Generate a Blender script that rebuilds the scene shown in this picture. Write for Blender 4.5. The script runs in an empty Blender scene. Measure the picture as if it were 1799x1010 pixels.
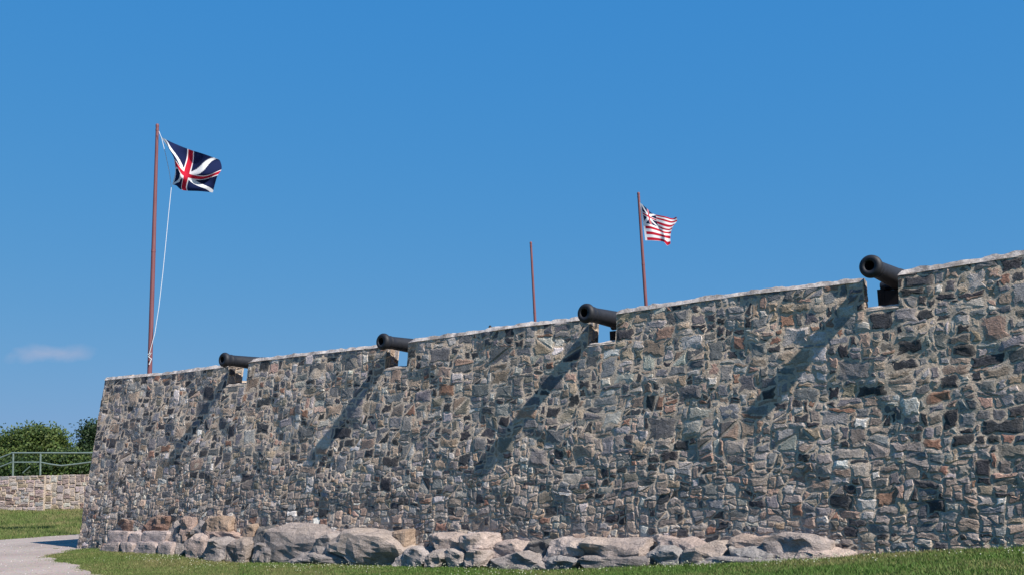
import bpy, math, random
import numpy as np
from mathutils import Vector, noise, Matrix
random.seed(7); rng = np.random.default_rng(11)
sc = bpy.context.scene
col = sc.collection

# ------------------------------------------------------------------ camera
FPX, W, H = 1900.0, 1799.0, 1010.0
EYE = 1.6
PITCH = math.atan((825 - 505) / FPX); ROLL = -math.radians(1.6)
cd = bpy.data.cameras.new('camera'); cam = bpy.data.objects.new('camera', cd); col.objects.link(cam)
cd.sensor_width = 36; cd.lens = 36 * FPX / W; cd.clip_start = .1; cd.clip_end = 3000
RM = Matrix.Rotation(math.pi/2 + PITCH, 3, 'X') @ Matrix.Rotation(ROLL, 3, 'Z')
cam.matrix_world = Matrix.Translation((0, 0, EYE)) @ RM.to_4x4()
sc.camera = cam
sc.view_settings.view_transform = 'Standard'; sc.view_settings.look = 'None'
sc.view_settings.gamma = 1; sc.view_settings.exposure = 0.9

R = np.array(RM); CAM = np.array([0, 0, EYE])
def ray(x, y): return R @ np.array([(x - W/2)/FPX, -(y - H/2)/FPX, -1.0])
def at_z(x, y, z):
    d = ray(x, y); return CAM + d*(z - EYE)/d[2]
def proj(P):
    q = (np.atleast_2d(P) - CAM) @ R
    return W/2 - FPX*q[:, 0]/q[:, 2], H/2 + FPX*q[:, 1]/q[:, 2]

# ------------------------------------------------------------------ the wall's own frame (u along the wall, n into the wall)
ZT = 4.2
A = at_z(185, 663, ZT); B = at_z(1799, 440, ZT); C0 = at_z(135, 962, 0)
U = (B - A)/np.linalg.norm(B - A); N = np.array([-U[1], U[0], 0.0])
BETA = float((A - C0) @ N / ZT); SA = float((A - C0) @ U)
ZH = np.array([0, 0, 1.0])
def face_px(x, y, off=0.0):
    PN = N - BETA*ZH; r = ray(x, y)
    t = ((C0 - CAM - off*N) @ PN)/(r @ PN); p = CAM + r*t
    return float((p - C0) @ U), float(p[2])
def und(s, z):
    """slow bulges and hollows of the old wall face"""
    return .034*noise.noise(Vector((s*.9, z*1.1, 2.0))) + .026*noise.noise(Vector((s*2.3, z*2.6, 7.0))) + .010*noise.noise(Vector((s*5.5, z*6.5, 3.0)))
def fp(s, z, o=0.0): return C0 + s*U + z*ZH + (BETA*z - o)*N
TOPPX = [(185,663),(300,652),(388,641),(450,629),(560,616),(655,606),(718,596),(900,570),(1015,556),(1083,545),(1300,512),(1515,487),(1585,475),(1700,456),(1799,440)]
tp = np.array([face_px(*p) for p in TOPPX])
def ztop(s): return float(np.interp(s, tp[:, 0], tp[:, 1]))
ft = np.array([face_px(*p) for p in [(135,963),(300,972),(450,985),(690,990),(1000,997),(1200,990),(1480,977),(1650,968),(1799,962)]])
ft[:, 1] = np.clip(ft[:, 1], -.2, 1)
S1 = 24.6
def foot(s): return np.interp(s, ft[:, 0], ft[:, 1], left=0.0)
def ground(x, y):
    x = np.asarray(x, float); y = np.asarray(y, float)
    s = (x - C0[0])*U[0] + (y - C0[1])*U[1]
    z = foot(s)*np.clip((y + 6)/12, 0, 1)
    t = np.clip((y - 34)/20, 0, 1); z = z + .50*t*t*(3 - 2*t)
    t2 = np.clip((-x - 20.5)/5, 0, 1); z = z + .40*t2*t2*(3 - 2*t2)*np.clip((y - 36)/12, 0, 1)
    return z
def gpx(x, y):
    z = 0.0
    for _ in range(25):
        p = at_z(x, y, z); z = .5*z + .5*float(ground(p[0], p[1]))
    return p

# ------------------------------------------------------------------ sun and sky
trav = 2.5*(-U) + .23*N - 2.45*ZH
trav /= np.linalg.norm(trav); tosun = -trav
world = bpy.data.worlds.new('World'); sc.world = world; world.use_nodes = True
nt = world.node_tree; nt.nodes.clear()
out = nt.nodes.new('ShaderNodeOutputWorld'); bg = nt.nodes.new('ShaderNodeBackground')
sky = nt.nodes.new('ShaderNodeTexSky'); sky.sky_type = 'NISHITA'; sky.sun_disc = False
sky.sun_elevation = math.asin(tosun[2]); sky.sun_rotation = math.atan2(tosun[0], tosun[1])
sky.altitude = 100; sky.air_density = 1.0; sky.dust_density = .4; sky.ozone_density = 2.0
hs = nt.nodes.new('ShaderNodeHueSaturation'); hs.inputs['Saturation'].default_value = 1.0; hs.inputs['Value'].default_value = 1.0
gm = nt.nodes.new('ShaderNodeMix'); gm.data_type = 'RGBA'; gm.blend_type = 'MULTIPLY'; gm.inputs[0].default_value = 1
gm.inputs[7].default_value = (1, 1, 1, 1)
SKYK = .536
bg.inputs['Strength'].default_value = .13
sep = nt.nodes.new('ShaderNodeSeparateColor'); cmb = nt.nodes.new('ShaderNodeCombineColor')
nt.links.new(sky.outputs[0], hs.inputs['Color']); nt.links.new(hs.outputs[0], sep.inputs[0])
for i_, (a_, e_) in enumerate(((.315*1.43**.859, .859), (.376, .30), (.635, .05))):   # a clear summer sky: deep blue above, less white low down
    q_ = nt.nodes.new('ShaderNodeMath'); q_.operation = 'MULTIPLY'; q_.inputs[1].default_value = .13*(.7 if i_ == 0 else 1)
    r_ = nt.nodes.new('ShaderNodeMath'); r_.operation = 'POWER'; r_.inputs[1].default_value = e_
    z_ = nt.nodes.new('ShaderNodeMath'); z_.operation = 'MULTIPLY'; z_.inputs[1].default_value = a_/.13*SKYK*(.7**0 if i_ else .736)
    nt.links.new(sep.outputs[i_], q_.inputs[0]); nt.links.new(q_.outputs[0], r_.inputs[0]); nt.links.new(r_.outputs[0], z_.inputs[0]); nt.links.new(z_.outputs[0], cmb.inputs[i_])
nt.links.new(cmb.outputs[0], gm.inputs[6])
# one faint wisp of cloud low on the left
tc = nt.nodes.new('ShaderNodeTexCoord')
cdir = ray(78, 621); cdir /= np.linalg.norm(cdir)
right = np.cross(cdir, ZH); right /= np.linalg.norm(right); upv = np.cross(right, cdir)
def dotn(v):
    n = nt.nodes.new('ShaderNodeVectorMath'); n.operation = 'DOT_PRODUCT'; n.inputs[1].default_value = tuple(v)
    nt.links.new(tc.outputs['Generated'], n.inputs[0]); return n.outputs['Value']
def wm(op, a, b=None, c=None):
    n = nt.nodes.new('ShaderNodeMath'); n.operation = op
    for i, v in enumerate((a, b, c)):
        if v is None: continue
        if isinstance(v, (int, float)): n.inputs[i].default_value = v
        else: nt.links.new(v, n.inputs[i])
    return n.outputs[0]
dx = wm('DIVIDE', dotn(right), 64/FPX); dy = wm('DIVIDE', dotn(upv), 15/FPX)
r2 = wm('ADD', wm('MULTIPLY', dx, dx), wm('MULTIPLY', dy, dy))
front = wm('GREATER_THAN', dotn(cdir), .5)
nz = nt.nodes.new('ShaderNodeTexNoise'); nz.inputs['Scale'].default_value = 28; nz.inputs['Detail'].default_value = 5
mp = nt.nodes.new('ShaderNodeMapping'); mp.inputs['Scale'].default_value = (1, 1, 1.7)
nt.links.new(tc.outputs['Generated'], mp.inputs[0]); nt.links.new(mp.outputs[0], nz.inputs['Vector'])
cl = wm('SUBTRACT', 1.0, wm('POWER', r2, .5)); cl = wm('ADD', cl, wm('MULTIPLY', wm('SUBTRACT', nz.outputs[0], .5), 2.6))
cl = wm('MULTIPLY', wm('MINIMUM', wm('MAXIMUM', cl, 0), 1), .42)
cl = wm('MULTIPLY', cl, wm('MULTIPLY', front, wm('MAXIMUM', wm('SUBTRACT', 1.0, wm('MULTIPLY', r2, .3)), 0)))
cm = nt.nodes.new('ShaderNodeMix'); cm.data_type = 'RGBA'; cm.inputs[7].default_value = (2.4, 2.2, 2.6, 1)
nt.links.new(cl, cm.inputs[0]); nt.links.new(gm.outputs[2], cm.inputs[6])
nt.links.new(cm.outputs[2], bg.inputs[0]); nt.links.new(bg.outputs[0], out.inputs[0])
sd = bpy.data.lights.new('sun', 'SUN'); sd.energy = 4.4; sd.angle = math.radians(.9); sd.color = (1, .94, .86)
so = bpy.data.objects.new('sun', sd); col.objects.link(so)
so.rotation_euler = Vector(tuple(trav)).to_track_quat('-Z', 'Y').to_euler(); so.location = (20, -20, 30)

# ------------------------------------------------------------------ material helpers
def mat(name, rough=.8, spec=.3):
    m = bpy.data.materials.new(name); m.use_nodes = True
    b = m.node_tree.nodes['Principled BSDF']; b.inputs['Roughness'].default_value = rough
    b.inputs['Specular IOR Level'].default_value = spec
    return m, m.node_tree, b
def node(t, typ, **kw):
    n = t.nodes.new(typ)
    for k, v in kw.items():
        if k in n.inputs: n.inputs[k].default_value = v
        else: setattr(n, k, v)
    return n
def noise_n(t, vec, scale, detail=4, rough=.55):
    n = node(t, 'ShaderNodeTexNoise', Scale=scale, Detail=detail, Roughness=rough)
    t.links.new(vec, n.inputs['Vector']); return n.outputs[0]
def rampn(t, fac, a, b, lo=.3, hi=.7):
    n = t.nodes.new('ShaderNodeMapRange'); n.inputs[1].default_value = lo; n.inputs[2].default_value = hi
    n.inputs[3].default_value = a; n.inputs[4].default_value = b; t.links.new(fac, n.inputs[0]); return n.outputs[0]
def mixc(t, fac, a, b, mode='MIX'):
    n = t.nodes.new('ShaderNodeMix'); n.data_type = 'RGBA'; n.blend_type = mode
    for i, v in ((0, fac), (6, a), (7, b)):
        if isinstance(v, (int, float)): n.inputs[i].default_value = v
        elif isinstance(v, tuple): n.inputs[i].default_value = v if len(v) == 4 else v + (1,)
        else: t.links.new(v, n.inputs[i])
    return n.outputs[2]
def bump(t, b, h, strength, dist):
    n = node(t, 'ShaderNodeBump', Strength=strength, Distance=dist); t.links.new(h, n.inputs['Height'])
    t.links.new(n.outputs[0], b.inputs['Normal'])
def posn(t, sc3=None):
    g = t.nodes.new('ShaderNodeNewGeometry').outputs['Position']
    if sc3:
        m = t.nodes.new('ShaderNodeMapping'); m.inputs['Scale'].default_value = sc3; t.links.new(g, m.inputs[0]); return m.outputs[0]
    return g
def madd(t, a, k, b):
    n = t.nodes.new('ShaderNodeMath'); n.operation = 'MULTIPLY_ADD'; t.links.new(a, n.inputs[0]); n.inputs[1].default_value = k
    t.links.new(b, n.inputs[2]); return n.outputs[0]

def stone_material(name, bstr=.9, bdist=.02, vlo=.62, vhi=1.45):
    m, t, b = mat(name, .82, .25)
    p = posn(t)
    at = node(t, 'ShaderNodeAttribute', attribute_name='col').outputs['Color']
    n1 = noise_n(t, p, 9, 5, .6); n2 = noise_n(t, posn(t, (1, 1, 1.9)), 38, 5, .65); n3 = noise_n(t, p, 120, 3)
    v = t.nodes.new('ShaderNodeCombineColor')
    f = rampn(t, n1, .8, 1.22, .3, .7); f2 = rampn(t, n2, vlo, vhi, .3, .7)
    mm = t.nodes.new('ShaderNodeMath'); mm.operation = 'MULTIPLY'; t.links.new(f, mm.inputs[0]); t.links.new(f2, mm.inputs[1])
    for i in range(3): t.links.new(mm.outputs[0], v.inputs[i])
    c = mixc(t, 1.0, at, v.outputs[0], 'MULTIPLY')
    # lime smears and pale mineral flecks
    c = mixc(t, rampn(t, noise_n(t, p, 16, 6, .7), 0, .42, .58, .74), c, (.40, .38, .35))
    c = mixc(t, rampn(t, noise_n(t, p, 6, 3, .5), 0, .18, .55, .75), c, (.20, .15, .11))
    t.links.new(c, b.inputs['Base Color'])
    h = madd(t, n2, 1.0, madd(t, n3, .25, noise_n(t, p, 14, 4)))
    bump(t, b, h, bstr, bdist)
    return m
M = {}
M['stone'] = stone_material('rubble_stone')
M['boulder'] = stone_material('boulder_stone', .9, .05, .72, 1.3)
m, t, b = mat('lime_mortar', .9, .2); p = posn(t)
c = mixc(t, rampn(t, noise_n(t, p, 4, 5), 0, 1), (.47, .37, .285), (.66, .53, .415))
c = mixc(t, rampn(t, noise_n(t, p, 40, 4, .7), 0, .6, .45, .7), c, (.16, .145, .13))
t.links.new(c, b.inputs['Base Color']); bump(t, b, madd(t, noise_n(t, p, 30, 5, .7), 1, noise_n(t, p, 9, 3)), 1, .03); M['mortar'] = m
m, t, b = mat('coping_mortar', .9, .2); p = posn(t)
c = mixc(t, rampn(t, noise_n(t, p, 5, 6, .7), 0, 1, .38, .6), (.22, .19, .175), (.54, .48, .445))
t.links.new(c, b.inputs['Base Color']); bump(t, b, noise_n(t, p, 25, 5, .7), .8, .02); M['coping'] = m
m, t, b = mat('cast_iron', .62, .4); p = posn(t)
c = mixc(t, rampn(t, noise_n(t, p, 12, 5), 0, 1), (.007, .008, .012), (.015, .016, .022))
t.links.new(c, b.inputs['Base Color']); bump(t, b, noise_n(t, p, 70, 4, .6), .35, .006); M['iron'] = m
m, t, b = mat('tarred_timber', .75, .3); p = posn(t)
c = mixc(t, rampn(t, noise_n(t, p, 10, 5), 0, 1), (.006, .006, .008), (.014, .013, .016)); t.links.new(c, b.inputs['Base Color']); M['timber'] = m
m, t, b = mat('red_brown_paint', .6, .35); p = posn(t, (6, 6, .7))
c = mixc(t, rampn(t, noise_n(t, p, 3, 4), 0, 1), (.135, .045, .052), (.17, .068, .075)); t.links.new(c, b.inputs['Base Color']); M['pole'] = m
m, t, b = mat('rope_white', .8); b.inputs['Base Color'].default_value = (.62, .64, .66, 1); M['rope'] = m
m, t, b = mat('galvanised_steel', .45, .5); p = posn(t)
c = mixc(t, rampn(t, noise_n(t, p, 12, 3), 0, 1), (.12, .16, .145), (.19, .235, .215)); t.links.new(c, b.inputs['Base Color']); b.inputs['Metallic'].default_value = .3; M['steel'] = m
m, t, b = mat('flag_cloth', .85, .15)
c = node(t, 'ShaderNodeAttribute', attribute_name='col').outputs['Color']; t.links.new(c, b.inputs['Base Color'])
tr = t.nodes.new('ShaderNodeBsdfTranslucent'); t.links.new(c, tr.inputs[0]); ms = t.nodes.new('ShaderNodeMixShader'); ms.inputs[0].default_value = .25
t.links.new(b.outputs[0], ms.inputs[1]); t.links.new(tr.outputs[0], ms.inputs[2]); t.links.new(ms.outputs[0], t.nodes['Material Output'].inputs[0]); M['cloth'] = m
m, t, b = mat('lawn_soil', .95, .1); p = posn(t)
c = mixc(t, rampn(t, noise_n(t, p, .35, 5, .6), 0, 1, .35, .65), (.052, .085, .018), (.085, .105, .03))
c = mixc(t, rampn(t, noise_n(t, p, 3.5, 5, .7), 0, .8, .5, .75), c, (.13, .115, .05))
t.links.new(c, b.inputs['Base Color']); bump(t, b, noise_n(t, p, 18, 4, .7), 1, .06); M['lawn'] = m
m, t, b = mat('path_gravel', .92, .2); p = posn(t)
c = mixc(t, rampn(t, noise_n(t, p, .6, 4), 0, 1), (.30, .25, .225), (.39, .33, .30))
vo = node(t, 'ShaderNodeTexVoronoi', Scale=26); t.links.new(p, vo.inputs['Vector'])
c = mixc(t, .45, c, mixc(t, 1.0, c, mixc(t, .55, vo.outputs['Color'], (.8, .8, .8)), 'MULTIPLY'))
c = mixc(t, rampn(t, noise_n(t, p, 5, 5, .7), 0, .5, .5, .75), c, (.20, .165, .14))
t.links.new(c, b.inputs['Base Color']); bump(t, b, vo.outputs['Distance'], .6, .02); M['gravel'] = m
def leafmat(name, rough=.6, trans=.35):
    m, t, b = mat(name, rough, .3)
    c = node(t, 'ShaderNodeAttribute', attribute_name='col').outputs['Color']; t.links.new(c, b.inputs['Base Color'])
    tr = t.nodes.new('ShaderNodeBsdfTranslucent'); t.links.new(c, tr.inputs[0]); ms = t.nodes.new('ShaderNodeMixShader'); ms.inputs[0].default_value = trans
    t.links.new(b.outputs[0], ms.inputs[1]); t.links.new(tr.outputs[0], ms.inputs[2]); t.links.new(ms.outputs[0], t.nodes['Material Output'].inputs[0])
    return m
M['leaf'] = leafmat('leaf'); M['grass'] = leafmat('grass_blade', .7, .3)
m, t, b = mat('bark', .9, .2); b.inputs['Base Color'].default_value = (.09, .07, .05, 1); M['bark'] = m
m, t, b = mat('clover_petal', .8); b.inputs['Base Color'].default_value = (.46, .46, .34, 1); M['clover'] = m

# ------------------------------------------------------------------ object helpers
def link(o, parent=None):
    col.objects.link(o)
    if parent is not None: o.parent = parent
    return o
def obj(name, verts, faces, material, parent=None, smooth=False, cols=None, base=None):
    """one mesh object; base = its origin in the world (mesh stored relative to it)"""
    me = bpy.data.meshes.new(name)
    v = np.asarray(verts, float)
    v = v.reshape(-1, 3)
    pb = np.zeros(3)
    q = parent
    while q is not None:
        pb = pb + np.array(q.location); q = q.parent
    b0 = np.array(base, float) if base is not None else pb
    me.from_pydata((v - b0).tolist(), [], [tuple(int(i) for i in f) for f in faces])
    if cols is not None:
        a = me.color_attributes.new('col', 'FLOAT_COLOR', 'POINT')
        c4 = np.ones((len(v), 4), np.float32); c4[:, :3] = np.asarray(cols, np.float32)
        a.data.foreach_set('color', c4.ravel())
    if smooth: me.polygons.foreach_set('use_smooth', [True]*len(me.polygons))
    me.materials.append(material); me.update()
    o = bpy.data.objects.new(name, me); o.location = tuple(b0 - pb)
    return link(o, parent)
def empty(name, loc, label, cat, group=None):
    o = bpy.data.objects.new(name, None); o.location = tuple(float(k) for k in loc); o.empty_display_size = .2
    return tag(link(o), label, cat, group)
def tag(o, label, cat, group=None):
    o['label'] = label; o['category'] = cat
    if group: o['group'] = group
    return o
class MB:
    def __init__(s): s.v = []; s.f = []; s.c = []
    def add(s, v, f, c=None):
        k = len(s.v); s.v += [tuple(p) for p in v]; s.f += [tuple(k + i for i in q) for q in f]
        if c is not None: s.c += [tuple(x) for x in c]
    def build(s, name, m, parent=None, smooth=False, base=None):
        return obj(name, s.v, s.f, m, parent, smooth, s.c if s.c else None, base)
def tube(pts, rad, n=10, caps=True):
    pts = [np.array(p, float) for p in pts]; rad = rad if hasattr(rad, '__len__') else [rad]*len(pts)
    v = []; f = []
    for i, p in enumerate(pts):
        d = pts[min(i+1, len(pts)-1)] - pts[max(i-1, 0)]; d /= np.linalg.norm(d)
        a = np.cross(d, [0, 0, 1.0] if abs(d[2]) < .9 else [1.0, 0, 0]); a /= np.linalg.norm(a); b = np.cross(d, a)
        for k in range(n):
            t = 2*math.pi*k/n; v.append(p + rad[i]*(math.cos(t)*a + math.sin(t)*b))
    for i in range(len(pts)-1):
        for k in range(n):
            f.append((i*n+k, i*n+(k+1) % n, (i+1)*n+(k+1) % n, (i+1)*n+k))
    if caps:
        k0 = len(v); v += [np.array(q) for q in v[:n]] + [np.array(q) for q in v[(len(pts)-1)*n:len(pts)*n]]
        f.append(tuple(range(k0, k0+n))[::-1]); f.append(tuple(range(k0+n, k0+2*n)))
    return v, f
def boxf(c, ax, ay, az, hx, hy, hz):
    v = [np.array(c) + sx*hx*ax + sy*hy*ay + sz*hz*az for sz in (-1, 1) for sy in (-1, 1) for sx in (-1, 1)]
    return v, [(0,2,3,1),(4,5,7,6),(0,1,5,4),(2,6,7,3),(0,4,6,2),(1,3,7,5)]
X, Y = np.array([1., 0, 0]), np.array([0, 1., 0])

# ------------------------------------------------------------------ ground
def sheet(x0, x1, y0, y1, nx, ny, zf, lift=0.0):
    xs = np.linspace(x0, x1, nx); ys = np.linspace(y0, y1, ny); gx, gy = np.meshgrid(xs, ys)
    v = np.stack([gx, gy, zf(gx, gy) + lift], -1).reshape(-1, 3)
    f = [(j*nx+i, j*nx+i+1, (j+1)*nx+i+1, (j+1)*nx+i) for j in range(ny-1) for i in range(nx-1)]
    return v, f
v, f = sheet(-60, 60, -20, 90, 121, 111, ground); g0 = obj('lawn_ground', v, f, M['lawn'], smooth=True); g0['kind'] = 'structure'
# the country beyond, out to the horizon (a frame round the lawn sheet)
v = []; f = []
def far(x, y): return .5
ring = [(-60,-20),(60,-20),(60,90),(-60,90)]; rout = [(-2500,-2500),(2500,-2500),(2500,2500),(-2500,2500)]
for (x, y) in ring: v.append((x, y, -.25 if y < 0 else .49))
for (x, y) in rout: v.append((x, y, -.25 if y < 0 else .49))
f = [(0,1,5,4),(1,2,6,5),(2,3,7,6),(3,0,4,7)]
g1 = obj('distant_fields', v, f, M['lawn']); g1['kind'] = 'structure'

# gravel path
pathpx = [(-60,951),(0,948),(40,945),(80,942),(139,938),(165,936)]
lowpx = [(137,966),(122,968),(97,974),(88,980),(110,987),(128,993),(150,1001),(182,1011),(260,1034)]
pu = [gpx(*p)[:2] for p in pathpx]; pl = [gpx(*p)[:2] for p in lowpx]
poly = [np.array(q) for q in pu] + [np.array(pl[0]) + [1.2, 1.3]] + [np.array(q) for q in pl] + [np.array(q) for q in [(-3.2, 12), (-3.6, 6), (-8.5, 6), (-13, 12), (-24, 22), (-30, 30)]]
poly = np.array(poly)
def dens(P, k, amp):
    o = []
    for i in range(len(P)):
        a, b_ = P[i], P[(i+1) % len(P)]
        L = np.linalg.norm(b_-a); m_ = max(1, int(L/k))
        for j in range(m_):
            q = a + (b_-a)*j/m_; w = noise.noise(Vector((q[0]*1.3, q[1]*1.3, 3))) + .6*noise.noise(Vector((q[0]*5, q[1]*5, 9)))
            o.append(q + amp*w*np.array([1, .8]))
    return np.array(o)
poly = dens(poly, .25, .16)
def inpoly(x, y, P):
    x = np.asarray(x); y = np.asarray(y); r = np.zeros(x.shape, bool); j = len(P)-1
    for i in range(len(P)):
        xi, yi = P[i]; xj, yj = P[j]
        c_ = ((yi > y) != (yj > y)) & (x < (xj-xi)*(y-yi)/(yj-yi+1e-12)+xi); r ^= c_; j = i
    return r
from mathutils.geometry import delaunay_2d_cdt
inner = []
for yy in np.arange(6, 36, 1.0):
    for xx in np.arange(-32, 0, 1.0):
        if inpoly(np.array([xx]), np.array([yy]), poly)[0]: inner.append((xx, yy))
pts2 = [Vector(tuple(q)) for q in poly] + [Vector(q) for q in inner]
res = delaunay_2d_cdt(pts2, [], [list(range(len(poly)))], 1, 1e-5)
pv = [(q.x, q.y, float(ground(q.x, q.y)) + .006) for q in res[0]]
po = obj('gravel_path', pv, res[2], M['gravel'], smooth=True); po['kind'] = 'structure'
# loose pebbles lying on the path
mb = MB()
for _ in range(2600):
    a = rng.uniform(0, 1); x = rng.uniform(-18, -5); y = rng.uniform(13, 36)
    if not inpoly(np.array([x]), np.array([y]), poly)[0]: continue
    r = rng.uniform(.008, .022); z = float(ground(x, y)) + .006
    cc = [(.55, .52, .50), (.22, .19, .18), (.36, .31, .29)][rng.integers(3)]
    v = [(x-r, y, z), (x, y-r*.8, z), (x+r, y, z), (x, y+r, z), (x+r*.1, y, z+r*.7)]
    mb.add(v, [(0,1,4),(1,2,4),(2,3,4),(3,0,4)], [cc]*5)
if True: pb_ = mb.build('loose_pebbles', M['leaf'] if False else M['boulder']); pb_['kind'] = 'stuff'; pb_['label'] = 'loose pebbles scattered over the gravel path'; pb_['category'] = 'pebbles'

# ------------------------------------------------------------------ rubble generator
PALW = [((.175,.185,.202),24),((.115,.124,.142),22),((.036,.041,.053),22),((.32,.32,.315),13),((.42,.415,.40),6),
        ((.31,.25,.195),10),((.23,.18,.14),8),((.22,.12,.085),3.5),((.31,.21,.165),4),((.62,.62,.61),.6),((.16,.15,.13),7)]
MORT = np.array([.53, .425, .335])
def pick(pal, warm=(1.21, 1.085, 1.0)):
    w = np.array([k[1] for k in pal], float); i = rng.choice(len(pal), p=w/w.sum())
    c = np.array(pal[i][0])*rng.uniform(.82, 1.2); c = .80*c + .20*c.mean(); return np.clip(c*rng.uniform(.95, 1.05, 3)*np.array(warm), 0, 1)
def rubble(mapf, nu, nv, du, dv, blocked=None, sizes=None, jit=.34, warp=.05, gap=.011, relief=None, pal=PALW,
           fixed_u=(), free_bottom=True, smear=.5, split=.22, seed=0, chink=.75, brown=0.0, warm=(1.21, 1.085, 1.0), quoin=False):
    """packs irregular stones on a jittered grid; returns [(verts, faces, cols, centre, area)]"""
    occ = np.zeros((nu, nv), bool)
    if blocked is not None: occ |= blocked
    jx = rng.uniform(-jit, jit, (nu+1, nv+1))*du; jy = rng.uniform(-jit, jit, (nu+1, nv+1))*dv
    fx = np.ones((nu+1, nv+1)); fy = np.ones((nu+1, nv+1))
    fx[0, :] = 0; fx[-1, :] = 0; fy[:, 0] = 0
    if not free_bottom: fy[:, -1] = 0
    if blocked is not None:
        for i in range(nu+1):
            for j in range(nv+1):
                nb = blocked[max(i-1, 0):i+1, max(j-1, 0):j+1]
                if nb.any() and not nb.all(): fx[i, j] = 0; fy[i, j] = 0
    UU = np.arange(nu+1)[:, None]*du*np.ones((1, nv+1)); VV = np.ones((nu+1, 1))*np.arange(nv+1)[None, :]*dv
    wx = np.zeros_like(UU); wy = np.zeros_like(UU)
    for i in range(nu+1):
        for j in range(nv+1):
            q = Vector((UU[i, j]*1.7, VV[i, j]*2.2, seed + .5)); wx[i, j] = noise.noise(q); q.z += 31; wy[i, j] = noise.noise(q)
    if blocked is not None and warp:
        # fade the low-frequency warp out near the blocked cells
        near = np.zeros((nu+1, nv+1), bool)
        for i in range(nu):
            for j in range(nv):
                if blocked[i, j]: near[max(i-4, 0):i+6, max(j-4, 0):j+6] = True
        wx[near] *= .2; wy[near] *= .2
    edge = np.minimum(1, np.minimum(VV/.35, 1)); GX = UU + fx*(jx + warp*wx*np.minimum(1, np.minimum(UU, UU.max()-UU)/.3)); GY = VV + fy*(jy + warp*1.3*wy*edge)
    rects = []
    def free(i, j, w, h):
        return i+w <= nu and j+h <= nv and not occ[i:i+w, j:j+h].any()
    # large stones first, at random places
    for _ in range(int(nu*nv/42)):
        i = rng.integers(nu); j = rng.integers(nv); w, h = sizes(j, True)
        if free(i, j, w, h): occ[i:i+w, j:j+h] = True; rects.append((i, j, w, h))
    for j in range(nv):
        i = 0
        while i < nu:
            if occ[i, j]: i += 1; continue
            w, h = sizes(j, False)
            while w > 1 and not free(i, j, w, 1): w -= 1
            while h > 1 and not free(i, j, w, h): h -= 1
            # avoid one-cell slivers to the right
            if free(i, j, w+1, h) and not free(i, j, w+2, h) and rng.random() < .7: w += 1
            occ[i:i+w, j:j+h] = True; rects.append((i, j, w, h)); i += w
    outl = []
    for (i, j, w, h) in rects:
        if w*h == 1 and rng.random() > chink: continue
        P = []
        for k in range(w): P.append((GX[i+k, j], GY[i+k, j], k == 0))
        for k in range(h): P.append((GX[i+w, j+k], GY[i+w, j+k], k == 0))
        for k in range(w): P.append((GX[i+w-k, j+h], GY[i+w-k, j+h], k == 0))
        for k in range(h): P.append((GX[i, j+h-k], GY[i, j+h-k], k == 0))
        polys = [P]
        if w*h >= 6 and rng.random() < split:   # broken on a slant into two stones
            n_ = len(P); a = rng.integers(1, n_//2); b_ = (a + n_//2 + rng.integers(-1, 2)) % n_
            a, b_ = min(a, b_), max(a, b_)
            if b_-a >= 2 and n_-(b_-a) >= 2: polys = [P[a:b_+1], P[b_:] + P[:a+1]]
        for Q in polys:
            Q = [(q[0], q[1], q[2]) for q in Q]
            c_ = np.mean([[q[0], q[1]] for q in Q], 0)
            pts = []; n_ = len(Q)
            for k in range(n_):
                a, q, b_ = Q[k-1], Q[k], Q[(k+1) % n_]
                qa = np.array(q[:2]); va = np.array(a[:2])-qa; vb = np.array(b_[:2])-qa
                la, lb = np.linalg.norm(va)+1e-9, np.linalg.norm(vb)+1e-9
                cosv = va@vb/(la*lb)
                if cosv > -.55:
                    t1 = rng.uniform(.08, .30); t2 = rng.uniform(.08, .30)
                    pts.append(qa + va*min(t1, .05/la)); pts.append(qa + vb*min(t2, .05/lb))
                else: pts.append(qa)
            pts = np.array(pts)
            # inset by the joint width
            d = pts - c_; L = np.linalg.norm(d, axis=1, keepdims=True)+1e-9
            g_ = gap*rng.uniform(.6, 1.8)*(1 - .45*min(1, max(0, (c_[1]-1.7)/1.2))); loc = g_*(1 + .5*rng.standard_normal((len(pts), 1)))
            pts = c_ + d*np.clip(1 - loc/L, .45, 1)
            x, y = pts[:, 0], pts[:, 1]; area = .5*abs(np.dot(x, np.roll(y, -1)) - np.dot(y, np.roll(x, -1)))
            if area < .0012: continue
            rel = relief(c_[1]) * rng.uniform(.65, 1.35)
            base = pick(pal, warm); m_ = len(pts)
            if brown and rng.random() < brown*min(1, max(0, (c_[1]-1.6)/1.2)): base = base*.45 + np.array([.30, .235, .20])*.62
            size = math.sqrt(area)
            tilt = rng.uniform(-.16, .16, 2)*rel/.02*.5
            ins = rng.uniform(.55, .82); sh = (rng.uniform(-.10, .10, 2))*size
            r1 = c_ + (pts - c_)*.965; r2 = c_ + sh + (pts - c_)*ins
            V = []; Cc = []
            sm = smear*rng.uniform(.2, 1.0)
            for q in pts: V.append(mapf(q[0], q[1], -.03)); Cc.append(base*(1-sm)+MORT*sm)
            for q in r1: V.append(mapf(q[0], q[1], rel*rng.uniform(.15, .6))); Cc.append(base*(1-sm*.6)+MORT*sm*.6)
            for q in r2:
                hgt = rel*rng.uniform(.88, 1.12) + float((q - c_) @ tilt); V.append(mapf(q[0], q[1], max(hgt, rel*.4))); Cc.append(base*rng.uniform(.88, 1.12))
            fan = rng.random() < .3 and area < .03
            cc_ = c_ + sh*1.2
            if fan: V.append(mapf(cc_[0], cc_[1], rel*rng.uniform(.85, 1.3))); Cc.append(base*rng.uniform(.9, 1.1))
            F_ = []
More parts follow.
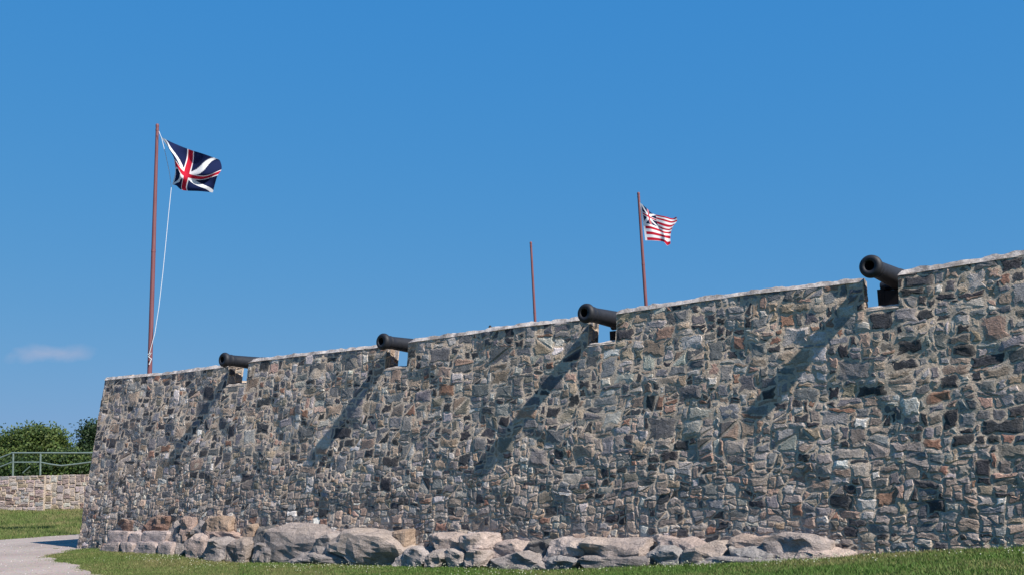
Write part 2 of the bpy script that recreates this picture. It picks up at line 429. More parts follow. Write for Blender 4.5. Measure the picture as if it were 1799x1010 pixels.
            for k in range(m_):
                k2 = (k+1) % m_
                F_.append((k, m_+k, m_+k2, k2)); F_.append((m_+k, 2*m_+k, 2*m_+k2, m_+k2))
                if fan: F_.append((2*m_+k, 3*m_, 2*m_+k2))
            if not fan: F_.append(tuple(range(3*m_-1, 2*m_-1, -1)))
            cz = mapf(c_[0], c_[1], 0); outl.append((V, F_, Cc, cz, area))
    return outl
def finish(stones, parent, m, limit=300, key=None, name='stone'):
    """the stones that show largest become parts; the rest one joined part"""
    cs = np.array([s[3] for s in stones])
    px, py = proj(cs); dist = np.linalg.norm(cs - CAM, axis=1)
    vis = (px > 0) & (px < W) & (py > 0) & (py < H) & (dist > 0)
    sc_ = np.array([s[4] for s in stones])/dist**2*vis
    if key is not None: sc_ = sc_*key(cs)
    order = np.argsort(-sc_); mb = MB(); nrest = 0
    for r, k in enumerate(order):
        V, F_, Cc, cz, ar = stones[k]
        if r < limit and sc_[k] > 0: obj(name, V, F_, m, parent, False, Cc, base=cz)
        else: mb.add(V, F_, Cc); nrest += 1
    if nrest:
        o = mb.build('rubble_stones', m, parent); o['kind'] = 'stuff'

# ------------------------------------------------------------------ the fort wall
DU, DV = .062, .052
NU = int(round(S1/DU)) + 10; SEND = NU*DU
CAP = .055                         # depth of the pale coping
def sl(z): return SA*z/ZT
def umap(s, z): return s if False else (s - sl(z))/(SEND - sl(z))*SEND
def us(uu, z): return sl(z) + uu*(SEND - sl(z))/SEND
def wallmap(uu, vv, o):
    z = ztop(us(uu, ZT)) - CAP - vv; return fp(us(uu, z), z, o + und(us(uu, z), z))
EMB = []   # embrasures: grid columns and sill row
for (xa, ya, xb, yb) in [(399,676,431,674),(676,647,716,644),(1035,605,1081,600),(1519,543,1583,536)]:
    sa, za = face_px(xa, ya); sb, zb = face_px(xb, yb)
    ia = int(round(umap(sa, za)/DU)); ib = int(round(umap(sb, zb)/DU))
    zs = (za + zb)/2; st = ztop((sa+sb)/2)
    EMB.append((ia, ib, zs, (sa+sb)/2))
NVR = int((ZT + .35)/DV)
blocked = np.zeros((NU, NVR), bool); BDEPTH = []
for (ia, ib, zs, sm) in EMB:
    jr = int(round((ztop(sm) - CAP - zs + .03)/DV)); blocked[ia:ib, :jr] = True; BDEPTH.append(jr)
def sizes(j, big):
    low = j*DV > 2.3 + rng.uniform(-.35, .35)
    if big:
        return (rng.integers(4, 9), rng.integers(3, 7)) if not low else (rng.integers(3, 6), rng.integers(2, 4))
    if low: return (int(rng.choice([1, 2, 3, 4, 5], p=[.08, .30, .32, .2, .10])), int(rng.choice([1, 2, 3], p=[.25, .5, .25])))
    return (int(rng.choice([1, 2, 3, 4, 5, 6], p=[.04, .14, .26, .28, .18, .10])), int(rng.choice([1, 2, 3, 4], p=[.10, .34, .38, .18])))
def relief(v): return .010 + .007*np.clip((v - 1.7)/1.2, 0, 1)
wall = empty('fort_wall', C0, 'long battered rubble stone fort wall with gun openings cut in its top', 'wall')
stones = rubble(wallmap, NU, NVR, DU, DV, blocked, sizes, jit=.42, warp=.06, gap=.0165, relief=relief, seed=4, brown=.55)

# masonry core: solid body below the sills, five merlons above
T = .5; KS = .29
def nd(p, amp=.012):
    q = Vector((p[0]*3.1, p[1]*3.1, p[2]*3.1)); q2 = q*3.3
    return (noise.noise(q) + .6*noise.noise(q2))*amp
def solid(name, sf, zbot, ztopf, sb, nx, nz, thick, m, parent, amp=.012, ny=4, round_l=0, round_r=0, ofront=0.0, slope=0.0):
    """block in wall space: sf(z)->(left,right) at the front, sb(z) at the back"""
    mb = MB()
    def P(a, b_, c_):      # a along 0..1, b depth 0..1, c height 0..1
        l0, r0 = sf; l1, r1 = sb
        uu = (l0 + (r0-l0)*a)*(1-b_) + (l1 + (r1-l1)*a)*b_
        zt = ztopf(uu); zb_ = zbot(uu)
        if round_l: zt -= round_l*max(0, 1 - (uu - l0)/.16)**2
        if round_r: zt -= round_r*max(0, 1 - (r0 - uu)/.16)**2
        z = zb_ + (zt - zb_)*c_
        p_ = fp(us(uu, z), z, -(b_*thick) + ofront - slope*c_*(1-b_) + (1-b_)*und(us(uu, z), z) + nd(fp(uu, z), amp)*(1-b_))
        p_ = p_ + ZH*nd(p_*1.7 + 5, amp)*c_*(1 if c_ > .99 else 0)
        return p_
    def grid(fn, na, nb):
        v = [fn(i/na, j/nb) for j in range(nb+1) for i in range(na+1)]
        mb.add(v, [(j*(na+1)+i, j*(na+1)+i+1, (j+1)*(na+1)+i+1, (j+1)*(na+1)+i) for j in range(nb) for i in range(na)])
    grid(lambda a, c_: P(a, 0, c_), nx, nz); grid(lambda a, b_: P(a, b_, 1), nx, ny); grid(lambda a, c_: P(1-a, 1, c_), nx, max(nz//3, 1))
    grid(lambda b_, c_: P(0, 1-b_, c_), ny, nz); grid(lambda b_, c_: P(1, b_, c_), ny, nz); grid(lambda a, b_: P(a, 1-b_, 0), nx, 1)
    return mb.build(name, m, parent, True)
silltop = []
def bodytop(uu):
    # below every merlon the body reaches the same level as the neighbouring sills
    zs = [e[2] for e in EMB]; xs = [(e[0]+e[1])/2*DU for e in EMB]
    return float(np.interp(uu, xs, zs))
solid('wall_core', (0, SEND), lambda u_: -.6, bodytop, (0, SEND), 480, 70, 2.4, M['mortar'], wall, .005, 6, 0, 0, .003)
cols_e = [0] + [k for e in EMB for k in (e[0], e[1])] + [NU]
for k in range(5):
    l, r = cols_e[2*k]*DU, cols_e[2*k+1]*DU
    lb = l + KS*T if k > 0 else l; rb = r - KS*T if k < 4 else r
    rl = [0, .10, .05, .03, .05][k]; rr = [.06, .05, .03, .02, 0][k]
    solid('merlon', (l, r), lambda u_: bodytop(u_) - .01, lambda u_: ztop(us(u_, ZT)) - CAP, (lb, rb), max(int((r-l)/.05), 4), 9, T, M['mortar'], wall, .005, 5, rl, rr, .003)
    solid('coping', (l + (.0 if k else -.02), r), lambda u_: ztop(us(u_, ZT)) - CAP - .012, lambda u_: ztop(us(u_, ZT)) + .004, (lb, rb), max(int((r-l)/.05), 4), 2, T + .02, M['coping'], wall, .028, 5, rl, rr, .020, .036)
# sills: rough pale slabs of mortar in each opening
for q, (ia, ib, zs, sm) in enumerate(EMB):
    solid('sill', (ia*DU + .003, ib*DU - .003), lambda u_: bodytop(u_) - .03, lambda u_: bodytop(u_) + .028, (ia*DU - KS*T, ib*DU + KS*T), 12, 2, T + .1, M['coping'], wall, .016, 6, 0, 0, .012, .05)
    # stones lining the cheeks
    for side in (0, 1):
        uc = (ia if side == 0 else ib)*DU; sg = -1 if side == 0 else 1
        def cheek(a, b_, o, uc=uc, sg=sg, zs=zs, sm=sm):
            z = ztop(sm) - CAP - .03 - b_; uu = uc + sg*KS*a - sg*o
            p_ = fp(us(uu, z), z, 0) + N*a; return p_
        na = 6; nb = 6
        st_ = rubble(cheek, na, nb, (T-.03)/na, (ztop(sm) - CAP - .06 - zs)/nb, None, lambda j, b: (int(rng.integers(2, 4)), int(rng.integers(1, 4))), jit=.3, warp=0, gap=.01, relief=lambda v: .014, seed=q, pal=PALW, smear=.9, free_bottom=False)
        for V, F_, Cc, cz, ar in st_:
            # keep winding outward for both sides
            stones.append((V, F_, Cc, cz, ar))
# return wall at the left end
LR = 9.0
def retmap(uu, vv, o):
    z = ZT - CAP - vv; p_ = fp(sl(z), z, 0) + N*(uu*1.0) - U*o; return p_
mb = MB()
for za, zb in ((-.6, ZT - .012),):
    v = []
    for (z) in (za, zb):
        for d_ in (0.0, LR): 
            for w_ in (.0, 1.2): v.append(fp(sl(z) + w_ + .01, z, 0) + N*(d_ + .02))
    mb.add(v, [(0,2,6,4),(1,5,7,3),(4,6,7,5),(2,3,7,6),(0,4,5,1),(0,1,3,2)])
mb.build('return_wall_core', M['mortar'], wall)
stones += rubble(retmap, int(LR/.1), int(4.5/.08), .1, .08, None, lambda j, b: (int(rng.integers(2, 5)), int(rng.integers(1, 4))), jit=.34, warp=.04, gap=.013, relief=lambda v: .02, seed=9)
finish(stones, wall, M['stone'], 300)

# ------------------------------------------------------------------ boulders and dressed footing blocks at the foot of the wall
def rock(x0, y0, x1, y1, off, depth, seed, blocky=.6, skew=0.0, nsub=9, rough=1.0):
    """rock whose front face stands 'off' metres in front of the wall face; bounding box from its own place on the wall plane"""
    rr = np.random.default_rng(seed)
    sa, zb_ = face_px(x0, y1, off); sb, _ = face_px(x1, y1, off); _, zt_ = face_px((x0+x1)/2, y0, off*.8)
    zb_ -= .10; cx = (sa+sb)/2; hx = (sb-sa)/2*1.10; cz = (zb_+zt_)/2; hz = (zt_-zb_)/2*1.04
    n_ = nsub; v = []; f = []; idx = {}
    def sp(i, j, k):
        key = (i, j, k)
        if key in idx: return idx[key]
        p_ = np.array([i, j, k])/n_*2 - 1
        q = np.abs(p_); pw = 6 + blocky*14
        L = (q**pw).sum()**(1/pw); s_ = p_/L
        idx[key] = len(v); v.append(s_); return idx[key]
    for ax in range(3):
        for side in (0, n_):
            for i in range(n_):
                for j in range(n_):
                    def mk(a, b_):
                        t_ = [0, 0, 0]; t_[ax] = side; t_[(ax+1) % 3] = a; t_[(ax+2) % 3] = b_; return sp(*t_)
                    q = (mk(i, j), mk(i+1, j), mk(i+1, j+1), mk(i, j+1))
                    f.append(q if side else q[::-1])
    v = np.array(v)
    # chip with random planes for broken facets
    for _ in range(int(3 + 11*(1-blocky))):
        nn = rr.normal(size=3); nn[1] = -abs(nn[1])*.8; nn /= np.linalg.norm(nn); dd = rr.uniform(.80 + .22*blocky, 1.15 + .25*blocky)
        ex = v @ nn - dd; v = v - np.clip(ex, 0, None)[:, None]*nn[None, :]*rr.uniform(.85, 1.0)
    o_ = []
    for p_ in v:
        w_ = p_ + np.array([noise.noise(Vector((p_[0]*1.6+seed, p_[1]*1.6+k*7, p_[2]*1.6))) for k in range(3)])*(.15 - .08*blocky)*rough
        s_ = cx + w_[0]*hx + skew*w_[2]*hx; z_ = cz + w_[2]*hz*.97
        inn = (w_[1]+1)/2*(off+depth) - off
        w2 = fp(s_, z_, 0) + N*inn; am = rough*min(1.0, hx/.4, hz/.22); w2 = w2 + am*(np.array([noise.noise(Vector(tuple(w2*4 + k*9))) for k in range(3)])*.04 + np.array([noise.noise(Vector(tuple(w2*9 + k*9))) for k in range(3)])*.032)
        o_.append(w2)
    base = fp(cx, max(zb_, float(foot(cx))), off*.4)
    return o_, f, base
PALE = (.41, .36, .34); PINK = (.40, .32, .285); GREYB = (.29, .28, .28); TAN = (.33, .265, .21); DARK = (.13, .135, .14); BROWN = (.22, .15, .125)
ROCKS = [ # x0,y0,x1,y1,off,depth,colour,blocky,label
 (198,907,240,934,.10,.5,BROWN,.15,'rounded rust brown boulder in the hollow above the block courses, left one of the pair'),
 (244,905,288,938,.12,.5,BROWN,.35,'reddish brown boulder in the hollow above the block courses, right one of the pair'),
 (290,915,310,950,.10,.4,GREYB,.5,'small grey upright stone just right of the reddish brown boulder'),
 (298,938,318,973,.22,.4,GREYB,.5,'narrow grey rock at the right end of the block courses'),
 (311,908,332,944,.18,.5,PINK,.6,'pinkish upright slab standing above the pale sloping boulder'),
 (331,911,354,938,.14,.4,GREYB,.3,'grey wedge of stone between the pink upright slab and tan block'),
 (349,907,394,944,.20,.5,TAN,.7,'tan square topped block above the grey domed boulder'),
 (316,934,360,978,.42,.6,PALE,.3,'pale smooth boulder sloping down to the grass under the pink slab'),
 (350,932,422,962,.26,.6,PINK,.5,'long pale pink ledge behind the grey domed boulder'),
 (338,943,394,982,.62,.6,GREYB,.1,'grey domed boulder in front of the pale pink ledge'),
 (386,943,428,983,.50,.6,(.24,.22,.21),.6,'brownish grey block right of the grey domed boulder'),
 (417,920,442,948,.16,.5,TAN,.5,'small tan stone above the gap left of the long slab'),
 (433,923,468,958,.30,.5,DARK,.3,'dark grey knob of rock at the left end of the long slab'),
 (432,950,470,984,.42,.5,GREYB,.4,'blue grey broken rock below the dark knob'),
 (462,920,584,978,.36,.7,(.34,.315,.305),.75,'longest smooth grey slab, nearly two metres of flat face at the foot of the wall'),
 (490,967,600,990,.62,.6,GREYB,.15,'low rounded grey rock in front of the longest slab'),
 (545,940,592,985,.44,.5,(.33,.32,.32),.4,'grey rock between the longest slab and the big dark hollowed boulder'),
 (574,931,690,988,.52,.7,(.36,.33,.31),.45,'big rounded boulder with a dark hollow in its left face'),
 (674,931,708,968,.30,.6,TAN,.6,'orange tan block against the right side of the big hollowed boulder'),
 (690,961,745,990,.48,.5,(.37,.36,.36),.5,'low pale grey block right of the big hollowed boulder'),
 (747,936,806,968,.34,.6,(.38,.34,.32),.55,'pale block on top of a grey one, left of the white cube shaped stone'),
 (744,963,776,990,.60,.5,GREYB,.2,'small rounded grey rock on the grass under the pale block'),
 (770,962,808,993,.52,.5,(.34,.33,.33),.4,'grey block on the grass beside the small rounded rock'),
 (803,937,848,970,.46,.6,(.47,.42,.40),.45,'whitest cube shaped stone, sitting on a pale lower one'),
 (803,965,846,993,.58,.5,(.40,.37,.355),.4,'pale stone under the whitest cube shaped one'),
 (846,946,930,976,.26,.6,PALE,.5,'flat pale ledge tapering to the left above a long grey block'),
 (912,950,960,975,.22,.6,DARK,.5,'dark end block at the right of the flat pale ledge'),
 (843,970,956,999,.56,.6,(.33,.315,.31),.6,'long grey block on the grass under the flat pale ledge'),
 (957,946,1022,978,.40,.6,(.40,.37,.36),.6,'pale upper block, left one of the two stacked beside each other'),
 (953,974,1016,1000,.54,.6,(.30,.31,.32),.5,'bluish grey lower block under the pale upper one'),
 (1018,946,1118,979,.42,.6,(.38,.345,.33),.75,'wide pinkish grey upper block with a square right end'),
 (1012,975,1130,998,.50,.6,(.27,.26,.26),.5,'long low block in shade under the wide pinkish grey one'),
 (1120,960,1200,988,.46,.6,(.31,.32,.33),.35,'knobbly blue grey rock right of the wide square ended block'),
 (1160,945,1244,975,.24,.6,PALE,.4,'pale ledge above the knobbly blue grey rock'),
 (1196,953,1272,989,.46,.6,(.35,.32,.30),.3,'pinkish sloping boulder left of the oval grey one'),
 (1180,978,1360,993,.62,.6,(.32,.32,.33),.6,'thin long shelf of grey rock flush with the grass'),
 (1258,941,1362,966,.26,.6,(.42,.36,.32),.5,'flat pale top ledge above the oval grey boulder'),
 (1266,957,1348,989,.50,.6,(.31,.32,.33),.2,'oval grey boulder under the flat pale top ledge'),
 (1346,938,1448,985,.36,.6,(.35,.33,.325),.7,'large smooth block near the right end of the rock row'),
 (1400,963,1480,984,.46,.6,(.43,.38,.36),.4,'last low pale rock at the right end of the row, tapering into the grass'),
]
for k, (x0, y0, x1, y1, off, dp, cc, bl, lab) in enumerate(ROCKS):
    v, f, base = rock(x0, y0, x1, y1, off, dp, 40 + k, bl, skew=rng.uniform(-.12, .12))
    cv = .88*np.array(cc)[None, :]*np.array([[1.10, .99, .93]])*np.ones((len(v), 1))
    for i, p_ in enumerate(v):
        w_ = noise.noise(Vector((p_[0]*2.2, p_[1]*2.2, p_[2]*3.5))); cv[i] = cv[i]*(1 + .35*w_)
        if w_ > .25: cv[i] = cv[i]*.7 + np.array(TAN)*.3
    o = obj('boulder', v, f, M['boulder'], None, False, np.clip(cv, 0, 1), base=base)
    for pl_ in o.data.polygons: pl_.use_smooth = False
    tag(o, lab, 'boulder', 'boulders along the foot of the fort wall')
foot_ = empty('block_footing', fp(3.0, 0, .25), 'two courses of pinkish dressed blocks at the left foot of the fort wall', 'footing')
for (y0, y1, xs, off) in ((930, 949, [186, 222, 247, 291], .22), (949, 970, [172, 206, 230, 272, 299], .34)):
    for a, b_ in zip(xs[:-1], xs[1:]):
        v, f, base = rock(a+2, y0+2, b_-1.5, y1, off, .45, a, 1.0, nsub=6, rough=.38)
        cc = np.array(PALE)*.92*rng.uniform(.85, 1.1)*np.array([1.05, .97, .95])
        obj('block', v, f, M['boulder'], foot_, False, np.array([cc*(1+.2*noise.noise(Vector(tuple(p_*3)))) for p_ in v]), base=base)

# ------------------------------------------------------------------ terreplein inside the fort
pa = fp(0.6, 0, 0) + N*2.2; 
v = []
for s_, d_ in ((1.2, 1.0), (SEND-.3, 1.0), (SEND-.3, 45), (1.2, 45)):
    q = C0 + U*s_ + N*d_; v.append((q[0], q[1], 3.25))
for k in range(4): v.append((v[k][0], v[k][1], -.5))
ter = obj('terreplein', v, [(0,1,2,3),(0,4,5,1),(1,5,6,2),(2,6,7,3),(3,7,4,0)], M['gravel']); ter['kind'] = 'structure'

# ------------------------------------------------------------------ cannons
PROF = [(0,.07),(0.002,.118),(.012,.138),(.04,.158),(.075,.162),(.11,.152),(.15,.134),(.20,.126),(.215,.131),(.235,.131),(.25,.124),(.34,.124),(.7,.137),(1.05,.150),(1.07,.157),(1.11,.157),(1.13,.160),(1.55,.182),(1.58,.193),(1.64,.193),(1.66,.192),(2.25,.214),(2.30,.224),(2.38,.224),(2.42,.20),(2.50,.12),(2.54,.055),(2.60,.05),(2.66,.075),(2.72,.075),(2.78,.03),(2.79,.001)]
def lathe(o, d, prof, n=32):
    d = d/np.linalg.norm(d); a = np.cross(d, ZH); a /= np.linalg.norm(a); b_ = np.cross(a, d); v = []; f = []
    for (x, r) in prof:
        for k in range(n):
            t_ = 2*math.pi*k/n; v.append(o + d*x + r*(math.cos(t_)*a + math.sin(t_)*b_))
    for i in range(len(prof)-1):
        for k in range(n): f.append((i*n+k, (i+1)*n+k, (i+1)*n+(k+1) % n, i*n+(k+1) % n))
    return v, f
CLAB = ['black cannon farthest left, nearest the flagpole with the blue flag', 'black cannon second from the left, poking out between two middle merlons', 'black cannon just left of the striped flag, third opening from the left', 'largest nearest black cannon at the right with its carriage showing below']
MUZ = [(390,631),(669,599),(1026,549),(1527,467)]
for q in range(4):
    sc0 = (EMB[q][0]+EMB[q][1])/2*DU; sc0 = us(sc0, 3.9)
    r_ = ray(*MUZ[q]); t_ = ((C0 + sc0*U - CAM) @ U)/(r_ @ U); mz = CAM + r_*t_
    el = math.radians([2.0, 2.0, 2.2, 3.0][q]); d = N*math.cos(el) - ZH*math.sin(el); d /= np.linalg.norm(d)
    fl = 3.25
    cb = mz + d*1.4; cb[2] = fl
    root = empty('cannon', cb, CLAB[q], 'cannon', 'cannons along the parapet')
    bore = [(.55, .001), (.55, .068), (.01, .070)] + PROF[:]
    v, f = lathe(mz, d, bore, 36); br = obj('barrel', v, f, M['iron'], root, True)
    me = br.data
    v, f = tube([mz + d*1.30 - U*.33 - ZH*.03, mz + d*1.30 + U*.33 - ZH*.03], .065, 14); obj('trunnion', v, f, M['iron'], root)
    side = U; ax = N
    # stepped carriage cheeks
    def P(xn, zz, sd): 
        b0 = mz + N*xn; return np.array([b0[0], b0[1], zz]) + sd*side
    zc = mz[2] - .06; f0 = float((fp(sc0, 3.9, 0) - mz) @ N) + .64
    prof = [(f0, fl+.22), (f0, zc-.12), (f0+.35, zc-.10), (1.24, zc-.12), (1.36, zc-.12), (1.62, zc-.12), (1.64, zc-.24), (1.95, zc-.24), (1.97, zc-.36), (2.3, zc-.36), (2.32, fl+.2)]
    for sg in (-1, 1):
        v = [P(x_, z_, sg*.19) for x_, z_ in prof] + [P(x_, z_, sg*.29) for x_, z_ in prof]; n_ = len(prof)
        f = [tuple(range(n_)), tuple(range(2*n_-1, n_-1, -1))] + [(k, n_+k, n_+(k+1) % n_, (k+1) % n_) for k in range(n_)]
        obj('carriage_cheek', v, f, M['timber'], root)
    v, f = boxf(P(f0+.05, (fl+.22+zc-.15)/2, 0), U, N, ZH, .188, .05, (zc-.15-fl-.22)/2); obj('transom', v, f, M['timber'], root)
    for xn in (f0+.2, 2.1):
        v, f = tube([P(xn, fl+.17, -.36), P(xn, fl+.17, .36)], .05, 10); obj('axle', v, f, M['timber'], root)
        for sg in (-1, 1):
            v, f = tube([P(xn, fl+.17, sg*.302), P(xn, fl+.17, sg*.382)], .165, 20); obj('truck_wheel', v, f, M['timber'], root)

# ------------------------------------------------------------------ flagpoles
def on_ray(x, y, dep):
    r = ray(x, y); return CAM + r*(dep/r[1])
def pole(dep, xb, yb, xt, yt, rb, rt, joint, lab, zb=3.25):
    top = on_ray(xt, yt, dep); bot = on_ray(xb, yb, dep)
    d = (bot - top)/(bot[2]-top[2]); bot = top + d*(zb - top[2])
    root = empty('flagpole', bot, lab, 'flagpole', 'flagpoles inside the fort')
    jp = bot + (top-bot)*joint; dn = (top-bot)/np.linalg.norm(top-bot)
    v, f = tube([bot, jp], [rb, rb*.90], 14); obj('lower_mast', v, f, M['pole'], root, True)
    v, f = tube([jp-dn*.03, jp+dn*.06], [rb*.97, rb*.92], 14); obj('mast_band', v, f, M['pole'], root, True)
    v, f = tube([jp+dn*.061, top-dn*.22], [rb*.87, rt], 14); obj('upper_mast', v, f, M['pole'], root, True)
    v, f = tube([top-dn*.22, top-dn*.18, top-dn*.12, top-dn*.08, top-dn*.03, top], [rt*1.08, rt*1.1, rt*.95, rt*1.1, rt*1.1, rt*.6], 14); obj('truck_cap', v, f, M['pole'], root, True)
    return root
D1 = 31.0
p1 = pole(D1, 263, 652, 276.5, 218, .070, .046, .56, 'tall red brown flagpole at the left flying the blue flag with white rope')
pole(47.0, 940, 562, 932.5, 425, .068, .050, .62, 'bare red brown flagpole with no flag, between the two flagged poles')
D2 = 42.0
p2 = pole(D2, 1135, 537, 1121.5, 338, .072, .052, .68, 'red brown flagpole on the right flying the red and white striped flag')
hal = [(279,231),(284,243),(291,272),(298,305),(301,330),(296,378),(291,430),(286,480),(279,540),(272,585),(264,614),(262,622)]
v, f = tube([on_ray(x_, y_, D1 - .12) for x_, y_ in hal], .008, 6); obj('halyard', v, f, M['rope'], p1)
v, f = tube([on_ray(x_, y_, D1 - .13) for x_, y_ in [(260,622),(266,619),(261,626),(266,630),(262,640)]], .014, 6); obj('halyard_knot', v, f, M['rope'], p1)
v, f = tube([on_ray(860, 600, 33), on_ray(861, 573, 33), on_ray(861, 571, 33)], [.05, .045, .02], 8)
tag(obj('short_post', v, f, M['timber'], None, base=on_ray(860, 600, 33)), 'tiny dark post tip just showing over the wall left of the bare pole', 'post')

# ------------------------------------------------------------------ flags
def catmull(P, t):
    n_ = len(P)-1; x = t*n_; i = min(int(x), n_-1); u_ = x-i
    p0 = P[max(i-1, 0)] if i > 0 else 2*P[0]-P[1]; p1_, p2_ = P[i], P[i+1]; p3 = P[i+2] if i+2 <= n_ else 2*P[n_]-P[n_-1]
    return .5*((2*p1_) + (-p0+p2_)*u_ + (2*p0-5*p1_+4*p2_-p3)*u_*u_ + (-p0+3*p1_-3*p2_+p3)*u_**3)
def flag(name, rows, dep, nu, nv, pattern, lab, cat, fold=1.8):
    """rows: control lattice [v][u] of (px, py, metres toward the viewer): a draped, folded cloth hung at its real distance"""
    L = np.array([[np.append(on_ray(a, b_, dep - fold*c_)[:3], 0) for a, b_, c_ in r] for r in rows])[:, :, :3]
    v = []; 
    for j in range(nv+1):
        vv = j/nv
        line = [catmull([L[r][c_] for r in range(L.shape[0])], vv) for c_ in range(L.shape[1])]
        for i in range(nu+1): v.append(catmull(line, i/nu))
    v = np.array(v)
    f = [(j*(nu+1)+i, (j+1)*(nu+1)+i, (j+1)*(nu+1)+i+1, j*(nu+1)+i+1) for j in range(nv) for i in range(nu)]
    cl_ = [pattern(i/nu, j/nv) for j in range(nv+1) for i in range(nu+1)]
    o = obj(name, v, f, M['cloth'], None, True, cl_, base=v[0]); return tag(o, lab, cat)
NAVY = (.007, .014, .062); RED = (.46, .012, .035); WHT = (.80, .80, .82)
def union(u_, v_, asp=1.5, r=.058, w=.080, d=.044):
    x = (u_-.5)*asp; y = v_-.5
    if abs(x) < r or abs(y) < r: return RED
    if abs(x) < w or abs(y) < w: return WHT
    d1 = abs(x/asp - y)/math.hypot(1/asp, 1); d2 = abs(x/asp + y)/math.hypot(1/asp, 1)
    if min(d1, d2) < d: return WHT
    return NAVY
def unionflag(u_, v_):
    if u_ < .06: return WHT
    return union((u_-.06)/.94, v_, 1.35)
def q4(x, y, d=0.0): return (230 + x/4.391, 190 + y/4.391, d)
rows1 = [
 [q4(228,222,0), q4(320,268,.10), q4(448,320,.0), q4(560,355,.18), q4(662,392,.05)],
 [q4(285,300,0), q4(304,314,.20), q4(442,395,-.04), q4(560,418,.14), q4(688,410,.0)],
 [q4(328,380,.0), q4(340,394,.26), q4(418,478,.05), q4(565,515,.16), q4(700,470,.05)],
 [q4(342,480,.0), q4(365,480,.20), q4(408,540,.12), q4(540,560,.00), q4(668,525,.12)],
 [q4(332,540,.0), q4(372,560,.10), q4(395,605,.02), q4(530,610,.10), q4(648,590,.05)],
 [q4(318,592,.0), q4(350,600,.06), q4(400,635,.0), q4(530,643,.08), q4(632,652,.0)],
]
flag('flag', rows1, D1 - .05, 150, 100, unionflag, 'blue flag with red cross and white diagonals billowing from the left pole', 'flag')
def grand(u_, v_):
    if u_ < .05: return WHT
    u2 = (u_-.05)/.95
    if u2 < .42 and v_ < 7/13: return union(u2/.42, v_/(7/13), 1.15, .05, .085, .07)
    return RED if int(v_*13) % 2 == 0 else WHT
def q5(x, y, d=0.0): return (1080 + x/4.206, 320 + y/4.206, d)
rows2 = [
 [q5(184,150,0), q5(232,192,.12), q5(282,235,.0), q5(370,255,.2), q5(425,270,.05), q5(456,258,.15)],
 [q5(192,205,0), q5(238,232,.16), q5(288,262,.02), q5(368,285,.18), q5(420,298,.05), q5(460,288,.12)],
 [q5(203,262,0), q5(248,285,.16), q5(300,305,.02), q5(362,330,.14), q5(405,338,.04), q5(432,325,.10)],
 [q5(212,320,0), q5(262,325,.14), q5(322,345,.02), q5(360,362,.10), q5(395,368,.02), q5(418,362,.06)],
 [q5(219,375,0), q5(275,378,.10), q5(335,392,.04), q5(372,402,.14), q5(392,405,.02), q5(411,410,.04)],
 [q5(226,432,0), q5(285,433,.06), q5(340,438,.0), q5(368,448,.12), q5(388,470,.02), q5(412,458,.08)],
]
flag('flag', rows2, D2 - .05, 150, 104, grand, 'small red and white striped flag with blue corner on the right pole', 'flag', .9)

# ------------------------------------------------------------------ low wall, railing and trees on the left
PALF = [((.35,.28,.255),26),((.30,.225,.205),20),((.36,.315,.28),14),((.18,.115,.10),12),((.29,.225,.15),8),((.23,.21,.205),14),((.46,.42,.37),5)]
rw = empty('retaining_wall', gpx(72, 897), 'low pinkish stone retaining wall with a stepped corner below the metal railing', 'wall')
fst = []
c1 = gpx(76, 897.5); c0 = gpx(0, 888.5); dirL = (c1-c0)[:2]; 
# the left length runs away from its corner; the right length stands further back
dl = dirL/np.linalg.norm(dirL); dl = np.array([.995, .10]); L0 = c1[:2] - dl*16.0
kz = float(at_z(0,0,0)[2])
topz = (lambda p_, ypx, xpx: CAM[2] + ray(xpx, ypx)[2]*(p_[1]/ray(xpx, ypx)[1]))(c1, 834, 72)
dr = np.array([.99, .06]); r0 = c1 + np.array([-.5, .55, 0]); R1 = r0[:2] + dr*12
topz2 = CAM[2] + ray(110, 833)[2]*(r0[1]/ray(110, 833)[1])
for (a, b_, tz, ds) in ((L0, c1[:2], topz, 1), (r0[:2], R1, topz2, 2)):
    dd = (b_-a); Ls = float(np.linalg.norm(dd)); dd = dd/Ls; nn = np.array([-dd[1], dd[0]])
    if nn[1] < 0: nn = -nn
    d3 = np.array([dd[0], dd[1], 0]); n3 = np.array([nn[0], nn[1], 0])
    th = .10 if ds == 1 else .3
    cen = np.array([(a[0]+b_[0])/2, (a[1]+b_[1])/2, 0]) + n3*(th + .015)
    v, f = boxf(np.array([cen[0], cen[1], (tz-.02-.6)/2]), d3, n3, ZH, Ls/2 - .002, th, (tz-.02+.6)/2); obj('wall_core', v, f, M['mortar'], rw)
    def fm(uu, vv, o, a=a, d3=d3, n3=n3, tz=tz): return np.array([a[0], a[1], 0]) + d3*uu + ZH*(tz-vv) - n3*(o - .01)
    nuu = int(Ls/.10)
    sz = (lambda j, b: (int(rng.integers(2, 5)), int(rng.integers(1, 3)))) if ds == 1 else (lambda j, b: (int(rng.integers(2, 4)), int(rng.integers(1, 5))))
    fst += rubble(fm, nuu, int(2.6/.088), Ls/nuu, .088, None, sz, jit=.24, warp=.02, gap=.012, relief=lambda v: .03, pal=PALF, warm=(1.0, 1.0, 1.04), seed=ds, smear=.5, split=.05)
finish(fst, rw, M['boulder'], 300)
